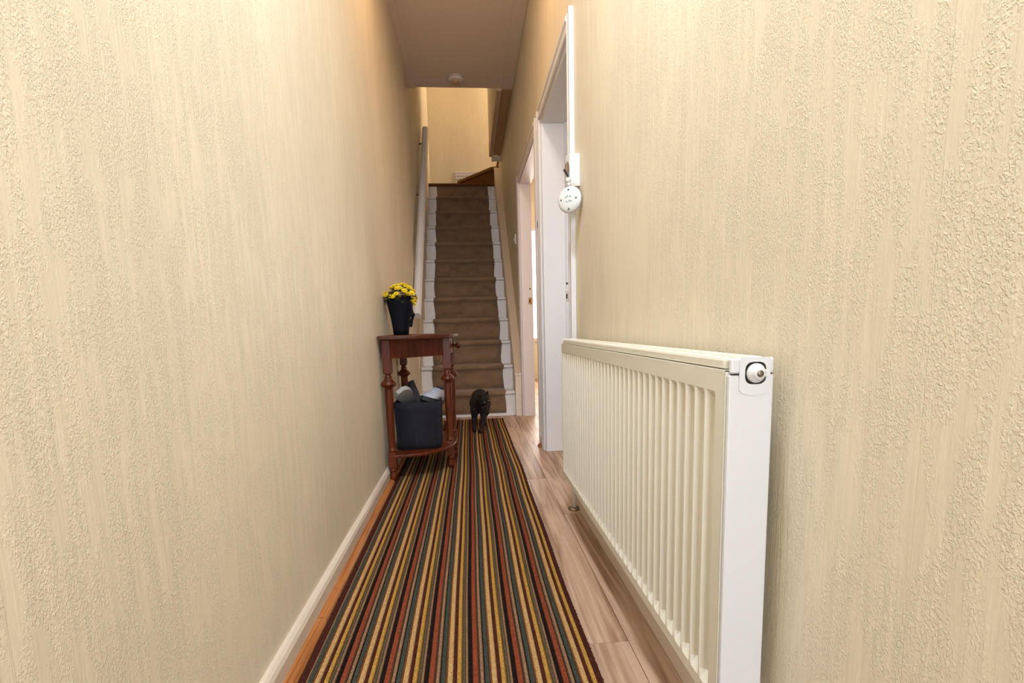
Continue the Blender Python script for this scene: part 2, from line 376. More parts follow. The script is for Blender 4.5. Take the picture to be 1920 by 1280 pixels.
# front-door surround behind the camera (lets the daylight in)
fd = bpy.data.objects.new('door_3', None); COL.objects.link(fd); fd.location = (0, YF, 0); fd['kind'] = 'structure'
obj('door_frame', MB().box(-.40, -.375, YF-.09, YF-.01, 0, 2.4).box(.375, .40, YF-.09, YF-.01, 0, 2.4).box(-.375, .375, YF-.09, YF-.01, 2.37, 2.4), M_WHITE, fd)

# back-room window glimpsed through the second doorway
wn = bpy.data.objects.new('window_1', None); COL.objects.link(wn); wn.location = (1.2, YB, 1.3); wn['kind'] = 'structure'
mw = bpy.data.materials.new('bright_window_pane'); mw.use_nodes = True
nb = mw.node_tree.nodes['Principled BSDF']; nb.inputs['Emission Color'].default_value = (1, .95, .86, 1); nb.inputs['Emission Strength'].default_value = 1.6
obj('window_pane', MB().box(.62, 1.75, YB-.004, YB-.001, .6, 2.1), mw, wn)
obj('window_frame', MB().box(.58, .62, YB-.03, YB, .55, 2.15).box(1.75, 1.80, YB-.03, YB, .55, 2.15).box(.62, 1.75, YB-.03, YB, .55, .60).box(.62, 1.75, YB-.03, YB, 2.1, 2.15).box(1.17, 1.21, YB-.03, YB, .60, 2.1), M_WHITE, wn)

# ================================================================== STAIRCASE
R_, G_, Y0 = .2129, .197, 4.13
st = thing('staircase', (-.04, Y0, 0), 'steep white painted wooden staircase at the end of the hallway', 'staircase')
for k in range(1, 13):
    yr = Y0+(k-1)*G_; z0 = (k-1)*R_; z1 = k*R_
    obj('riser', MB().box(XSL+.02, .372, yr, yr+.02, z0+(.0005 if k > 1 else .001), z1-.024), M_STAIRWHITE, st)
    if k < 12: obj('tread', MB().box(XSL+.02, .372, yr-.022, yr+G_+.0195, z1-.0235, z1, .006), M_STAIRWHITE, st)
obj('base_strip', MB().box(XSL+.04, .36, Y0-.02, Y0-.001, 0, .018, .003), M_STAIRWHITE, st, label='thin white strip along the foot of the first step')
def string(xa, xb, m, nm='string'):
    up_, dn = .155, -.12
    ya, yb = Y0-.045, Y0+11*G_+.02
    zl = lambda y: R_+(y-(Y0-.02))*R_/G_
    poly = [(ya, 0), (ya, zl(ya)+up_-.02), (ya+.01, zl(ya)+up_)]
    poly += [(yb, zl(yb)+up_), (yb, zl(yb)+dn-.2), (Y0+.3, 0)]
    return obj(nm, MB().prism(poly, xa, xb, 'x'), m, st)
string(.373, .4445, M_STRING); string(XSL+.0005, XSL+.0195, M_STRING)
obj('string_end', MB().box(.371, .4235, Y0-.058, Y0-.0455, 0, .35, .003).box(.366, .4235, Y0-.064, Y0-.0455, .35, .372, .003), M_OLDWHITE, st, label='white end post of the right stair string')
# carpeted top step and winder
obj('top_step', MB().box(XSL+.005, .444, Y0+11*G_-.03, YB-.03, 12*R_-.034, 12*R_, .013), M_CARPETD, st, label='dark brown carpeted top step across the full width')
zw = 13*R_
wp = [(.345, 6.33), (.444, 6.33), (.444, YB-.03), (-.10, YB-.03)]
obj('winder_riser', MB().prism([(.355, 6.345), (.444, 6.345), (.444, YB-.031), (-.075, YB-.031)], 12*R_+.0005, zw-.036), M_CARPETD, st)
obj('winder_tread', MB().prism(wp, zw-.035, zw), mat('olive_carpet_nosing', srgb(128, 92, 40), .95, bump=((420, 420, 420), .003), spec=.1), st, label='brown carpeted winder tread turning right')

# carpet runner over the steps
pts = []
for k in range(1, 13):
    yr = Y0+(k-1)*G_; z1 = k*R_
    zs = (k-1)*R_+(.004 if k > 1 else .019)
    pts += [(yr-.001, zs+.006)] + [(yr-.0015, zs+(z1-.034-zs)*t) for t in (.35, .7)] + [(yr-.004, z1-.034)]
    if k == 12: break
    pts += [(yr-.0215, z1-.026), (yr-.0255, z1-.012), (yr-.0225, z1+.0005), (yr-.014, z1+.002), (yr+.06, z1+.001), (yr+G_*.6, z1+.001), (yr+G_-.004, z1+.001)]
NX = 10; vs = []; fs = []
th = .007
nrm = []
for i, (y, z) in enumerate(pts):
    a = pts[max(i-1, 0)]; b = pts[min(i+1, len(pts)-1)]
    d = Vector((b[0]-a[0], b[1]-a[1])).normalized(); nrm.append((-d[1], d[0]))
for layer in (0, 1):
    for i, (y, z) in enumerate(pts):
        for j in range(NX+1):
            t = j/NX; wob = (.004*math.sin(i*1.3)+.003*math.sin(i*.7+2)) if j in (0, NX) else 0
            x = -.347+(.287+.347)*t+wob
            o = th*layer
            vs.append((x, y+nrm[i][0]*o, z+nrm[i][1]*o))
n1 = len(pts)*(NX+1)
for i in range(len(pts)-1):
    for j in range(NX):
        a = i*(NX+1)+j; fs.append((a, a+1, a+NX+2, a+NX+1)); fs.append(tuple(n1+q for q in (a+NX+1, a+NX+2, a+1, a)))
    for j in (0, NX):
        a = i*(NX+1)+j; q = (a, a+NX+1, n1+a+NX+1, n1+a); fs.append(q)
for j in range(NX):
    fs.append((j, n1+j, n1+j+1, j+1)); a = (len(pts)-1)*(NX+1)+j; fs.append((a, a+1, n1+a+1, n1+a))
rn = obj('stair_runner', MB().add(vs, fs, True), M_CARPET, base=(-.03, Y0-.03, 0))
tag(rn, 'worn brown carpet runner laid down the middle of the white stairs', 'carpet')

# handrail on the left stair wall
hr = thing('handrail', (-.42, 3.82, .86), 'white rounded handrail sloping up the left wall of the stairs', 'handrail')
prof = []
a, b = Vector((-.405, 3.80, .865)), Vector((-.405, 5.62, 2.93))
d = (b-a).normalized(); side = Vector((1, 0, 0)); nn = side.cross(d)
loop = [(-.030, -.026), (.024, -.026), (.033, -.012), (.033, .014), (.02, .032), (-.012, .034), (-.030, .02)]
vs = [tuple(p+side*u+nn*v) for p in (a, b) for u, v in loop]; n = len(loop)
obj('rail', MB().add(vs, [tuple(range(n)), tuple(range(n, 2*n))]+[(i, (i+1) % n, (i+1) % n+n, i+n) for i in range(n)]), M_WHITE, hr)
for t in (.22, .6, .93):
    p = a+(b-a)*t
    xs = XL if p.y < 4.13 else XSL
    obj('bracket', MB().tube([(xs, p.y, p.z-.05), (xs+.02, p.y, p.z-.05), (p.x-.003, p.y, p.z-.022)], .008, 8), M_METAL, hr, label='small metal rail bracket')

# ================================================================== RADIATOR
X0, X1, YN, YFR, Z0, Z1 = .357, .424, .645, 1.879, .159, .711
rad = thing('radiator', (.39, (YN+YFR)/2, 0), 'long cream white fluted panel radiator on the right wall', 'radiator')
vs = []; fs = []
NP = 36; pa = YN+.024; pb = YFR-.012; pitch_ = (pb-pa)/NP; dep = .0115
cols = [YN+.003]
dp = [0]
for i in range(NP):
    y = pa+i*pitch_
    for t, dd in ((.10, 0), (.17, .2), (.27, .85), (.33, 1), (.81, 1), (.87, .85), (.97, .2), (1.04, 0)):
        cols.append(y+t*pitch_); dp.append(dd)
cols.append(YFR-.003); dp.append(0)
zt = Z1-.018
rows = [(Z0, 0), (Z0+.020, 0), (Z0+.036, 1), (zt-.045, 1), (zt-.032, 0), (zt, 0)]
for y, dd in zip(cols, dp):
    for z, rr in rows: vs.append((X0+dep*dd*rr, y, z))
nr = len(rows)
for i in range(len(cols)-1):
    for j in range(nr-1): fs.append((i*nr+j, i*nr+j+1, (i+1)*nr+j+1, (i+1)*nr+j))
me = MB().add(vs, fs, False)
# returns at the sides, top and bottom of the pressed panel
me.box(X0+.0005, X0+.014, YN+.003, YN+.0045, Z0, zt).box(X0+.0005, X0+.014, YFR-.0045, YFR-.003, Z0, zt)
me.box(X0+.0005, X0+.014, YN+.003, YFR-.003, zt-.0015, zt).box(X0+.0005, X0+.014, YN+.003, YFR-.003, Z0, Z0+.0015)
pan = obj('front_panel', me, M_RAD, rad, label='cream fluted front panel')
obj('back_panel', MB().box(X1-.014, X1-.002, YN+.004, YFR-.004, Z0, zt, .002), M_RAD, rad)
obj('convector_fins', MB().box(X0+.016, X1-.016, YN+.02, YFR-.02, Z0+.03, zt-.03), M_RAD, rad)
# top grille
mb = MB().box(X0+.004, X0+.020, YN+.0125, YFR-.012, zt+.001, Z1, .005).box(X1-.018, X1-.001, YN+.0125, YFR-.012, zt+.001, Z1, .005)
y = YN+.02
while y < YFR-.03:
    mb.box(X0+.018, X1-.016, y, y+.012, Z1-.010, Z1-.003); y += .024
obj('top_grille', mb, M_RAD, rad)
for (a, c) in ((YN-.006, YN+.0022), (YFR-.0022, YFR+.006)):
    sp_ = obj('side_panel', MB().box(X0+.002, X1, a, c, Z0, Z1-.024, .002).box(X0+.004, X1, a, c+(.010 if a < 1 else -.010)*0, Z1-.022, Z1, .003).box(X0+.016, X1-.012, a+.001, c-.001, Z1-.026, Z1-.020), M_RADW, rad, label='white flat side panel')
# valve cover, recess and plug on the near side panel
sp0 = [c for c in rad.children if c.name.startswith('side_panel')][0]
vc = Vector((.396, YN-.006, .6895))
pl = []
for x, z in ((-.0235, .022), (.0215, .022), (.0215, -.026)): pl.append((vc.x+x, vc.z+z))
for i in range(1, 8):
    t = i/8; x = .0215-.045*t; pl.append((vc.x+x, vc.z-.026-.006*math.sin(math.pi*t)))
pl.append((vc.x-.0235, vc.z-.026))
# plate with a rounded-square hole
N = 40; outer = []; inner = []
def rsq(a, r, p=3.2): c, s = math.cos(a), math.sin(a); k = r/((abs(c)**p+abs(s)**p)**(1/p)); return (k*c, k*s)
def raypoly(a):
    d = Vector((math.cos(a), math.sin(a))); best = None
    for i in range(len(pl)):
        p = Vector(pl[i])-Vector((vc.x, vc.z)); q = Vector(pl[(i+1) % len(pl)])-Vector((vc.x, vc.z)); e = q-p
        den = d.x*e.y-d.y*e.x
        if abs(den) < 1e-9: continue
        t = (p.x*e.y-p.y*e.x)/den; u = (p.x*d.y-p.y*d.x)/den
        if t > 0 and -1e-6 <= u <= 1+1e-6: best = t if best is None else min(best, t)
    return (d.x*best, d.y*best)
vs = []
for i in range(N):
    a = 2*math.pi*i/N; o_ = raypoly(a); n_ = rsq(a, .0158)
    for yy in (vc.y-.0022, vc.y-.0002):
        vs += [(vc.x+o_[0], yy, vc.z+o_[1]), (vc.x+n_[0], yy, vc.z+n_[1])]
fs = []
for i in range(N):
    j = (i+1) % N; A, B = i*4, j*4
    fs += [(A, A+1, B+1, B), (A+2, B+2, B+3, A+3), (A, B, B+2, A+2), (A+1, A+3, B+3, B+1)]
obj('valve_cover', MB().add(vs, fs), M_RADW, sp0)
vs = [(vc.x+rsq(2*math.pi*i/N, .0160)[0], vc.y-.0006, vc.z+rsq(2*math.pi*i/N, .0160)[1]) for i in range(N)]
obj('valve_recess', MB().add(vs, [tuple(range(N))]), M_BLACK, sp0, label='dark recess around the valve')
mb = MB().lathe([(.0138, 0), (.0138, -.003), (.0115, -.006), (.0085, -.008), (.0080, -.011), (.007, -.0118)], (vc.x, vc.y-.0008, vc.z), 24, 'y')
mb.box(vc.x, vc.x+.014, vc.y-.007, vc.y-.002, vc.z-.005, vc.z+.005, .001)
vp = obj('valve_spindle', mb, M_PLASTIC, sp0, label='white plastic valve stem')
obj('valve_pin', MB().lathe([(.0048, 0), (.0048, -.0012)], (vc.x, vc.y-.0124, vc.z), 16, 'y'), M_METAL, sp0, label='grey pin of the valve')
obj('vent_slot', MB().box(X0+.003, X0+.017, YN-.0068, YN-.0055, Z1-.0238, Z1-.0222), M_BLACK, sp0, label='thin dark slot')
obj('vent_slot', MB().box(X1-.012, X1-.003, YN-.0068, YN-.0055, Z1-.0238, Z1-.0222), M_BLACK, sp0, label='thin dark slot')
# pipe and floor collar at the far end
obj('pipe', MB().tube([(.408, 1.905, .0), (.408, 1.905, .16), (.404, 1.900, .185), (.396, 1.888, .195)], .0085, 12), M_RAD, rad)
obj('pipe_collar', MB().lathe([(.026, 0), (.026, .004), (.020, .008), (.010, .010)], (.408, 1.905, 0), 20), M_METAL, rad, label='round metal collar at floor')
obj('wall_bracket', MB().box(X1-.001, XR+.0005, YN+.15, YN+.19, .3, .6), M_RAD, rad)
obj('wall_bracket', MB().box(X1-.001, XR+.0005, YFR-.19, YFR-.15, .3, .6), M_RAD, rad)

# ================================================================== RUG
C = dict(rust=(134, 66, 42), dkg=(68, 55, 46), tan=(148, 112, 84), blk=(30, 18, 15), teal=(66, 68, 60), org=(132, 76, 38), cream=(190, 150, 100),
         dkb=(76, 36, 25), gold=(182, 138, 68), olv=(122, 82, 38), gg=(94, 80, 60), bord=(70, 33, 26))
per = [('rust', 70), ('dkg', 17), ('tan', 45), ('blk', 10), ('teal', 60), ('org', 18), ('cream', 65), ('dkb', 45), ('gold', 55), ('olv', 10), ('gg', 38), ('tan', 30), ('blk', 52)]
seq = [('bord', 85), ('tan', 20), ('teal', 62)]+per[5:]+per*5+per[:9]+[('bord', 72)]
tot = sum(a for _, a in seq); RX0, RX1, RY0, RY1 = -.400, .254, -.5, 3.95
m = bpy.data.materials.new('striped_wool_pile'); m.use_nodes = True; N_ = m.node_tree.nodes; L_ = m.node_tree.links
b_ = N_['Principled BSDF']; b_.inputs['Roughness'].default_value = .95; b_.inputs['Specular IOR Level'].default_value = .1
at_ = N_.new('ShaderNodeAttribute'); at_.attribute_name = 'stripe'
tc = N_.new('ShaderNodeTexCoord'); no = N_.new('ShaderNodeTexNoise'); no.inputs['Scale'].default_value = 330; no.inputs['Detail'].default_value = 3
L_.new(tc.outputs['Object'], no.inputs['Vector'])
mr = N_.new('ShaderNodeMapRange'); mr.inputs[1].default_value = .3; mr.inputs[2].default_value = .7; mr.inputs[3].default_value = .62; mr.inputs[4].default_value = 1.3
L_.new(no.outputs['Fac'], mr.inputs[0])
mx = N_.new('ShaderNodeMix'); mx.data_type = 'RGBA'; mx.blend_type = 'MULTIPLY'; mx.inputs[0].default_value = 1
L_.new(at_.outputs['Color'], mx.inputs[6]); L_.new(mr.outputs[0], mx.inputs[7]); L_.new(mx.outputs[2], b_.inputs['Base Color'])
bp = N_.new('ShaderNodeBump'); bp.inputs['Distance'].default_value = .004; L_.new(no.outputs['Fac'], bp.inputs['Height']); L_.new(bp.outputs[0], b_.inputs['Normal'])
vs = []; fs = []; fc = []
NY = 60; x = 0; prof = []
for nm, wd in seq:
    a = RX0+(RX1-RX0)*x/tot; x += wd; c = RX0+(RX1-RX0)*x/tot
    e = min(.0016, (c-a)*.25)
    prof += [(a+.0001, .0082, nm), (a+e, .0108, nm), (c-e, .0108, nm), (c-.0001, .0082, nm)]
prof = [(RX0-.001, .0005, 'bord')]+prof+[(RX1+.001, .0005, 'bord')]
for i in range(NY+1):
    y = RY0+(RY1-RY0)*i/NY
    wob = .0022*math.sin(y*3.1)+.0015*math.sin(y*7.7+1)+(.004*(y-2.4) if y > 2.6 else 0)*-.8
    for px, pz, nm in prof:
        k = (px-RX0)/(RX1-RX0)
        vs.append((px+wob*k, y, pz))
np_ = len(prof)
for i in range(NY):
    for j in range(np_-1):
        fs.append((i*np_+j, i*np_+j+1, (i+1)*np_+j+1, (i+1)*np_+j)); fc.append(prof[min(j+1, np_-2)][2] if j == 0 else prof[j][2])
fs += [tuple(range(np_))[::-1], tuple(NY*np_+j for j in range(np_))]; fc += ['bord', 'bord']
mb = MB().add(vs, fs)
me = bpy.data.meshes.new('runner_rug'); me.from_pydata([(a-(-.07), b-1.7, c) for a, b, c in mb.v], [], mb.f); me.update()
ca = me.color_attributes.new('stripe', 'FLOAT_COLOR', 'CORNER')
for p, nm in zip(me.polygons, fc):
    for li in p.loop_indices: ca.data[li].color = srgb(*C[nm])
me.materials.append(m)
rug = bpy.data.objects.new('runner_rug', me); COL.objects.link(rug); rug.location = (-.07, 1.7, 0)
tag(rug, 'long hallway runner rug with brown, gold, rust and grey stripes', 'rug')
# fuzzy pile fringe along the long edges: real short tufts
tv = []; tf = []
for sd, xb in ((-1, RX0), (1, RX1)):
    for i in range(1500):
        y = RY0+(RY1-RY0)*random.random()
        wob = (.0022*math.sin(y*3.1)+.0015*math.sin(y*7.7+1)+(.004*(y-2.4) if y > 2.6 else 0)*-.8) if sd > 0 else 0
        x0 = xb+wob-sd*.0015; l = .002+.0035*random.random(); dy = random.uniform(-.003, .003); z = .002+.007*random.random()
        n = len(tv); tv += [(x0, y-.0012, z), (x0, y+.0012, z), (x0, y, z+.002), (x0+sd*l, y+dy, z*.7+.001)]; tf += [(n, n+1, n+3), (n+1, n+2, n+3), (n+2, n, n+3)]
mt = mat('dark_brown_tufts', srgb(*C['bord']), .95, spec=.1)
fr = obj('edge_tufts', MB().add(tv, tf), mt, rug); fr['kind'] = 'stuff'

# ================================================================== CONSOLE TABLE
TY = 2.68
tb = thing('console_table', (-.27, TY, .011), 'reddish brown half round console table with turned legs on left wall', 'table')
def demi(x0, depth, half, n=24, flat=.36):
    """half-round outline, wall side at x0"""
    p = [(x0, TY+half)]
    for i in range(n+1):
        a = math.pi/2-math.pi*i/n
        c, s = math.cos(a), math.sin(a)
        p.append((x0+.03+(depth-.03)*abs(c)**.85, TY+half*(abs(s)**.9)*(1 if s > 0 else -1)))
    p.append((x0, TY-half)); return p
def slab(poly, z0, z1, bev=.006):
    bm = bmesh.new(); b0 = [bm.verts.new((x, y, z0)) for x, y in poly]; f = bm.faces.new(b0)
    r = bmesh.ops.extrude_face_region(bm, geom=[f]); 
    for v in [g for g in r['geom'] if isinstance(g, bmesh.types.BMVert)]: v.co.z = z1
    bmesh.ops.remove_doubles(bm, verts=bm.verts[:], dist=1e-5)
    eds = [e for e in bm.edges if abs(e.verts[0].co.z-e.verts[1].co.z) < 1e-6]
    bmesh.ops.bevel(bm, geom=eds, offset=bev, segments=3, affect='EDGES', profile=.6)
    return MB().bm(bm)
TW = XL+.004
obj('table_top', slab(demi(TW, .375, .345), .717, .737), M_MAHOGTOP, tb)
obj('shelf', slab(demi(TW+.012, .335, .305), .128, .144, .005), M_MAHOG, tb)
legs = [(-.410, 2.395), (-.130, 2.585), (-.116, 2.800), (-.410, 2.965)]
# aprons between the legs and the drawer facing the hall
def board(p, q, z0, z1, t):
    p, q = Vector(p), Vector(q); d = (q-p).normalized(); n = Vector((-d.y, d.x))*t/2
    return MB().prism([tuple(p+n), tuple(q+n), tuple(q-n), tuple(p-n)], z0, z1)
for a, c in ((0, 1), (3, 2)):
    obj('apron', board(legs[a], legs[c], .624, .7165, .018), M_MAHOG, tb)
obj('apron', board(legs[0], legs[3], .624, .7165, .016), M_MAHOG, tb)
dr = obj('drawer', MB().prism([(-.15, 2.612), (-.118, 2.612), (-.104, 2.65), (-.100, TY+.01), (-.104, 2.73), (-.118, 2.768), (-.15, 2.768)], .632, .712), M_MAHOG, tb)
obj('drawer_knob', MB().lathe([(.012, 0), (.007, .008), (.008, .016), (.015, .023), (.0185, .031), (.015, .039), (.006, .043)], (-.0985, TY+.01, .672), 16, 'x'), M_MAHOGTOP, dr, label='small dark turned knob')
def leg(x, y):
    m_ = MB().box(x-.0205, x+.0205, y-.0205, y+.0205, .552, .7165, .003)
    m_.lathe([(.0185, .552), (.013, .546), (.013, .541), (.017, .537), (.019, .533), (.016, .528), (.020, .522), (.030, .512), (.0375, .502), (.037, .496), (.030, .488), (.020, .482), (.0205, .474),
              (.021, .44), (.0195, .36), (.017, .26), (.015, .185), (.0145, .172), (.019, .168), (.019, .162), (.015, .158)], (x, y, 0), 20)
    m_.box(x-.0195, x+.0195, y-.0195, y+.0195, .078, .158, .003)
    m_.lathe([(.015, .080), (.014, .074), (.0195, .070), (.0195, .064), (.0145, .058), (.015, .052), (.019, .036), (.0185, .022), (.014, .0115)], (x, y, 0), 20)
    return m_
for x, y in legs: obj('leg', leg(x, y), M_MAHOG, tb)

# ------------------------------------------------------------------ storage basket on the shelf
BZ = .1445
bk = thing('storage_basket', (-.285, 2.58, BZ), 'dark navy fabric storage box on the shelf of the console table', 'basket')
bx0, bx1, by0, by1, bz1 = -.405, -.168, 2.462, 2.70, .392
mb = MB()
t = .006
def taper(x, y, z):
    k = (z-BZ)/(bz1-BZ); s = .94+.06*k; cx, cy_ = (bx0+bx1)/2, (by0+by1)/2
    bow = .006*math.sin(math.pi*k)
    return (cx+(x-cx)*(s), cy_+(y-cy_)*(s+bow), z)
bm = bmesh.new(); bmesh.ops.create_cube(bm, size=1)
for v in bm.verts: v.co = Vector(((bx0+bx1)/2+v.co.x*(bx1-bx0), (by0+by1)/2+v.co.y*(by1-by0), (BZ+bz1)/2+v.co.z*(bz1-BZ)))
bmesh.ops.delete(bm, geom=[f for f in bm.faces if f.normal.z > .9], context='FACES')
bmesh.ops.bevel(bm, geom=[e for e in bm.edges if abs(e.verts[0].co.z-e.verts[1].co.z) > .1], offset=.02, segments=4, affect='EDGES')
bmesh.ops.subdivide_edges(bm, edges=[e for e in bm.edges if abs(e.verts[0].co.z-e.verts[1].co.z) > .1], cuts=6, use_grid_fill=True)
for v in bm.verts: v.co = Vector(taper(*v.co))
bmesh.ops.solidify(bm, geom=bm.faces[:], thickness=.005)
obj('body', MB().bm(bm, True), M_FABRIC, bk)
sx = -.298
obj('seam', MB().box(sx-.001, sx+.001, by0-.0012+.003, by0+.006, BZ+.02, bz1-.01), M_STRAP, bk)
# strap handle standing up at the back left
def ribbon(pts, wv, th_):
    m_ = MB(); wv = Vector(wv); P = [Vector(p) for p in pts]; vs = []; fs = []
    for i, p in enumerate(P):
        d = (P[min(i+1, len(P)-1)]-P[max(i-1, 0)]).normalized(); nn = d.cross(wv).normalized()*th_/2
        vs += [p-wv/2-nn, p+wv/2-nn, p+wv/2+nn, p-wv/2+nn]
    for i in range(len(P)-1):
        for k in range(4): fs.append((i*4+k, i*4+(k+1) % 4, (i+1)*4+(k+1) % 4, (i+1)*4+k))
    fs += [(0, 1, 2, 3), tuple((len(P)-1)*4+k for k in (3, 2, 1, 0))]
    return m_.add(vs, fs)
obj('strap', ribbon([(-.272, 2.50, .374), (-.282, 2.53, .40), (-.306, 2.565, .45), (-.322, 2.59, .486), (-.33, 2.61, .488), (-.335, 2.63, .46), (-.34, 2.66, .40)], (.026, .006, .010), .003), M_STRAP, bk, label='dark purple fabric strap folded up')

# ------------------------------------------------------------------ trainers in the basket
def shoe(name, label, Mx, mu, ms, ml):
    root = thing(name, (0, 0, 0), label, 'shoe', None)
    secs = [(-.125, .022, .030, .055), (-.11, .031, .050, .080), (-.07, .034, .056, .088), (-.02, .034, .052, .076), (.03, .038, .044, .060), (.07, .041, .036, .048), (.105, .034, .026, .034), (.128, .015, .012, .016)]
    vs = []; fs = []; n = 16
    for (l, hw, hz, top) in secs:
        for k in range(n):
            a = 2*math.pi*k/n; c, s = math.cos(a), math.sin(a)
            z = .020+max(0, s)**.8*(top-.020) if s > 0 else .020+.006*s
            vs.append((hw*(abs(c)**.75)*(1 if c > 0 else -1), l, z))
    for j in range(len(secs)-1):
        for k in range(n): fs.append((j*n+k, j*n+(k+1) % n, (j+1)*n+(k+1) % n, (j+1)*n+k))
    fs += [tuple(range(n))[::-1], tuple((len(secs)-1)*n+k for k in range(n))]
    parts = [('upper', MB().add(vs, fs, True), mu)]
    poly = []
    for sgn in (1, -1):
        for (l, hw, hz, top) in (secs if sgn > 0 else secs[::-1]): poly.append((sgn*(hw+.004), l*1.03))
    parts.append(('sole', slab(poly, 0, .024, .005), ms))
    lm = MB()
    for i in range(5):
        l = -.02+i*.02; z = .079-.0075*i
        lm.tube([(-.022, l, z-.012), (-.01, l+.004, z-.001), (.012, l-.002, z), (.024, l+.003, z-.012)], .0032, 6)
    parts.append(('laces', lm, ml))
    op = MB()
    vs = [(.024*math.cos(2*math.pi*k/16), -.075+.036*math.sin(2*math.pi*k/16), .0885-.002*math.sin(2*math.pi*k/16)) for k in range(16)]
    op.add(vs+[(0.9*x, y, z-.004) for x, y, z in vs], [tuple(range(16, 32))]+[(k, (k+1) % 16, 16+(k+1) % 16, 16+k) for k in range(16)], True)
    parts.append(('collar_lining', op, M_SOLED))
    root.location = Mx.translation
    RM = Mx.copy(); RM.translation = (0, 0, 0)
    for nm, mb_, m_ in parts:
        mb_.xf(RM); me_ = mb_.mesh(nm); me_.materials.append(m_)
        o = bpy.data.objects.new(nm, me_); COL.objects.link(o); o.parent = root
    return root
# toe of the first points up and towards the camera, its tread and side seen; the second lies toe to the left
shoe('trainer', 'grey olive trainer in the navy basket beside the purple strap', Matrix.Translation((-.342, 2.585, .395)) @ Euler((math.radians(30), math.radians(36), math.radians(190))).to_matrix().to_4x4(), M_SHOEG, M_SOLEG, M_SOLEG)
shoe('trainer', 'pale grey white trainer on the right side of the navy basket', Matrix.Translation((-.218, 2.595, .372)) @ Euler((math.radians(12), math.radians(-16), math.radians(166))).to_matrix().to_4x4(), M_SHOEW, M_SOLED, M_SHOEW)

# ------------------------------------------------------------------ potted yellow flowers
PV = Vector((-.366, 2.62, .7375))
pp = thing('potted_chrysanthemum', PV, 'yellow chrysanthemums in a navy wrapped pot on the console table', 'plant')
vs = []; fs = []; n = 28
prof = [(.040, 0), (.043, .03), (.050, .08), (.060, .13), (.068, .165), (.069, .175), (.060, .188), (.055, .203), (.049, .201), (.044, .18)]
for r, hgt in prof:
    for k in range(n):
        a = 2*math.pi*k/n; rr = r*(1+.035*math.sin(a*5+hgt*9)*(hgt/.2)); vs.append((PV.x+rr*math.cos(a), PV.y+rr*math.sin(a), PV.z+hgt*(1+.04*math.sin(a*2+1)*(hgt/.2))))
for j in range(len(prof)-1):
    for k in range(n): fs.append((j*n+k, j*n+(k+1) % n, (j+1)*n+(k+1) % n, (j+1)*n+k))
fs += [tuple(range(n))[::-1], tuple((len(prof)-1)*n+k for k in range(n))]
obj('pot_wrap', MB().add(vs, fs, True), M_NAVY, pp)
obj('ribbon', ribbon([(PV.x+.050, PV.y-.035, PV.z+.165), (PV.x+.063, PV.y-.038, PV.z+.13), (PV.x+.072, PV.y-.036, PV.z+.10), (PV.x+.062, PV.y-.036, PV.z+.075), (PV.x+.056, PV.y-.036, PV.z+.04)], (.014, .010, 0), .003), M_NAVY, pp)
obj('ribbon_bow', MB().ball((PV.x+.068, PV.y-.036, PV.z+.105), .013, 2, (1.1, .7, .8)).ball((PV.x+.058, PV.y-.036, PV.z+.10), .010, 2, (1.2, .6, .7)), M_NAVY, pp)
fm = MB()
for i in range(240):
    a = random.uniform(0, 6.283); rr = .078*math.sqrt(random.random()); dome = .205+.055*(1-(rr/.08)**2)*random.uniform(.5, 1)
    if rr > .05: dome -= random.uniform(0, .03)
    c = Vector((PV.x+.008+rr*math.cos(a), PV.y+rr*math.sin(a), PV.z+dome-.012)); d = Vector((math.cos(a)*.7+random.uniform(-.5, .5), math.sin(a)*.7+random.uniform(-.5, .5), random.uniform(-.3, .6))).normalized()
    s_ = d.cross(Vector((.3, .2, 1))).normalized()*.006; l = .022
    fm.add([c, c+d*l*.5+s_, c+d*l, c+d*l*.5-s_+Vector((0, 0, .002))], [(0, 1, 2), (0, 2, 3)])
lf = obj('foliage', fm, M_LEAF, pp); lf['kind'] = 'stuff'
def flower_meshes():
    pm = MB()
    for ring, (n_, r_, z_, tl) in enumerate(((11, .0125, 0, .25), (9, .009, .0018, .6), (6, .0055, .0034, 1.0))):
        for k in range(n_):
            a = 2*math.pi*k/n_+ring*.3; d = Vector((math.cos(a), math.sin(a), tl*.6)).normalized(); s_ = Vector((-math.sin(a), math.cos(a), 0))*.0026
            c = Vector((0, 0, z_))
            pm.add([c, c+d*r_*.6+s_, c+d*r_, c+d*r_*.6-s_], [(0, 1, 2, 3)])
    me_ = pm.mesh('flower'); me_.materials.append(M_YELLOW)
    cm = MB().ball((0, 0, .003), .0035, 1, (1, 1, .7)).mesh('flower_centre'); cm.materials.append(M_YCENTRE)
    return me_, cm
fme, fce = flower_meshes()
cnt = 0
spots = []
tries = 0
while len(spots) < 46 and tries < 4000:
    tries += 1
    a = random.uniform(0, 6.283); rr = .082*math.sqrt(random.random())
    z = .212+.052*(1-(rr/.085)**2)
    if rr > .06: z -= random.uniform(0, .03)
    p = Vector((PV.x+.010+rr*math.cos(a), PV.y+rr*math.sin(a), PV.z+z))
    if all((p-q[0]).length > .0165 for q in spots): spots.append((p, a, rr))
for sx_ in ((.078, -.03, .185), (.084, -.015, .175), (.072, -.04, .170), (.08, -.028, .157), (-.058, -.045, .205), (-.068, -.03, .208)):
    p = PV+Vector(sx_); spots.append((p, math.atan2(sx_[1], sx_[0]), .085))
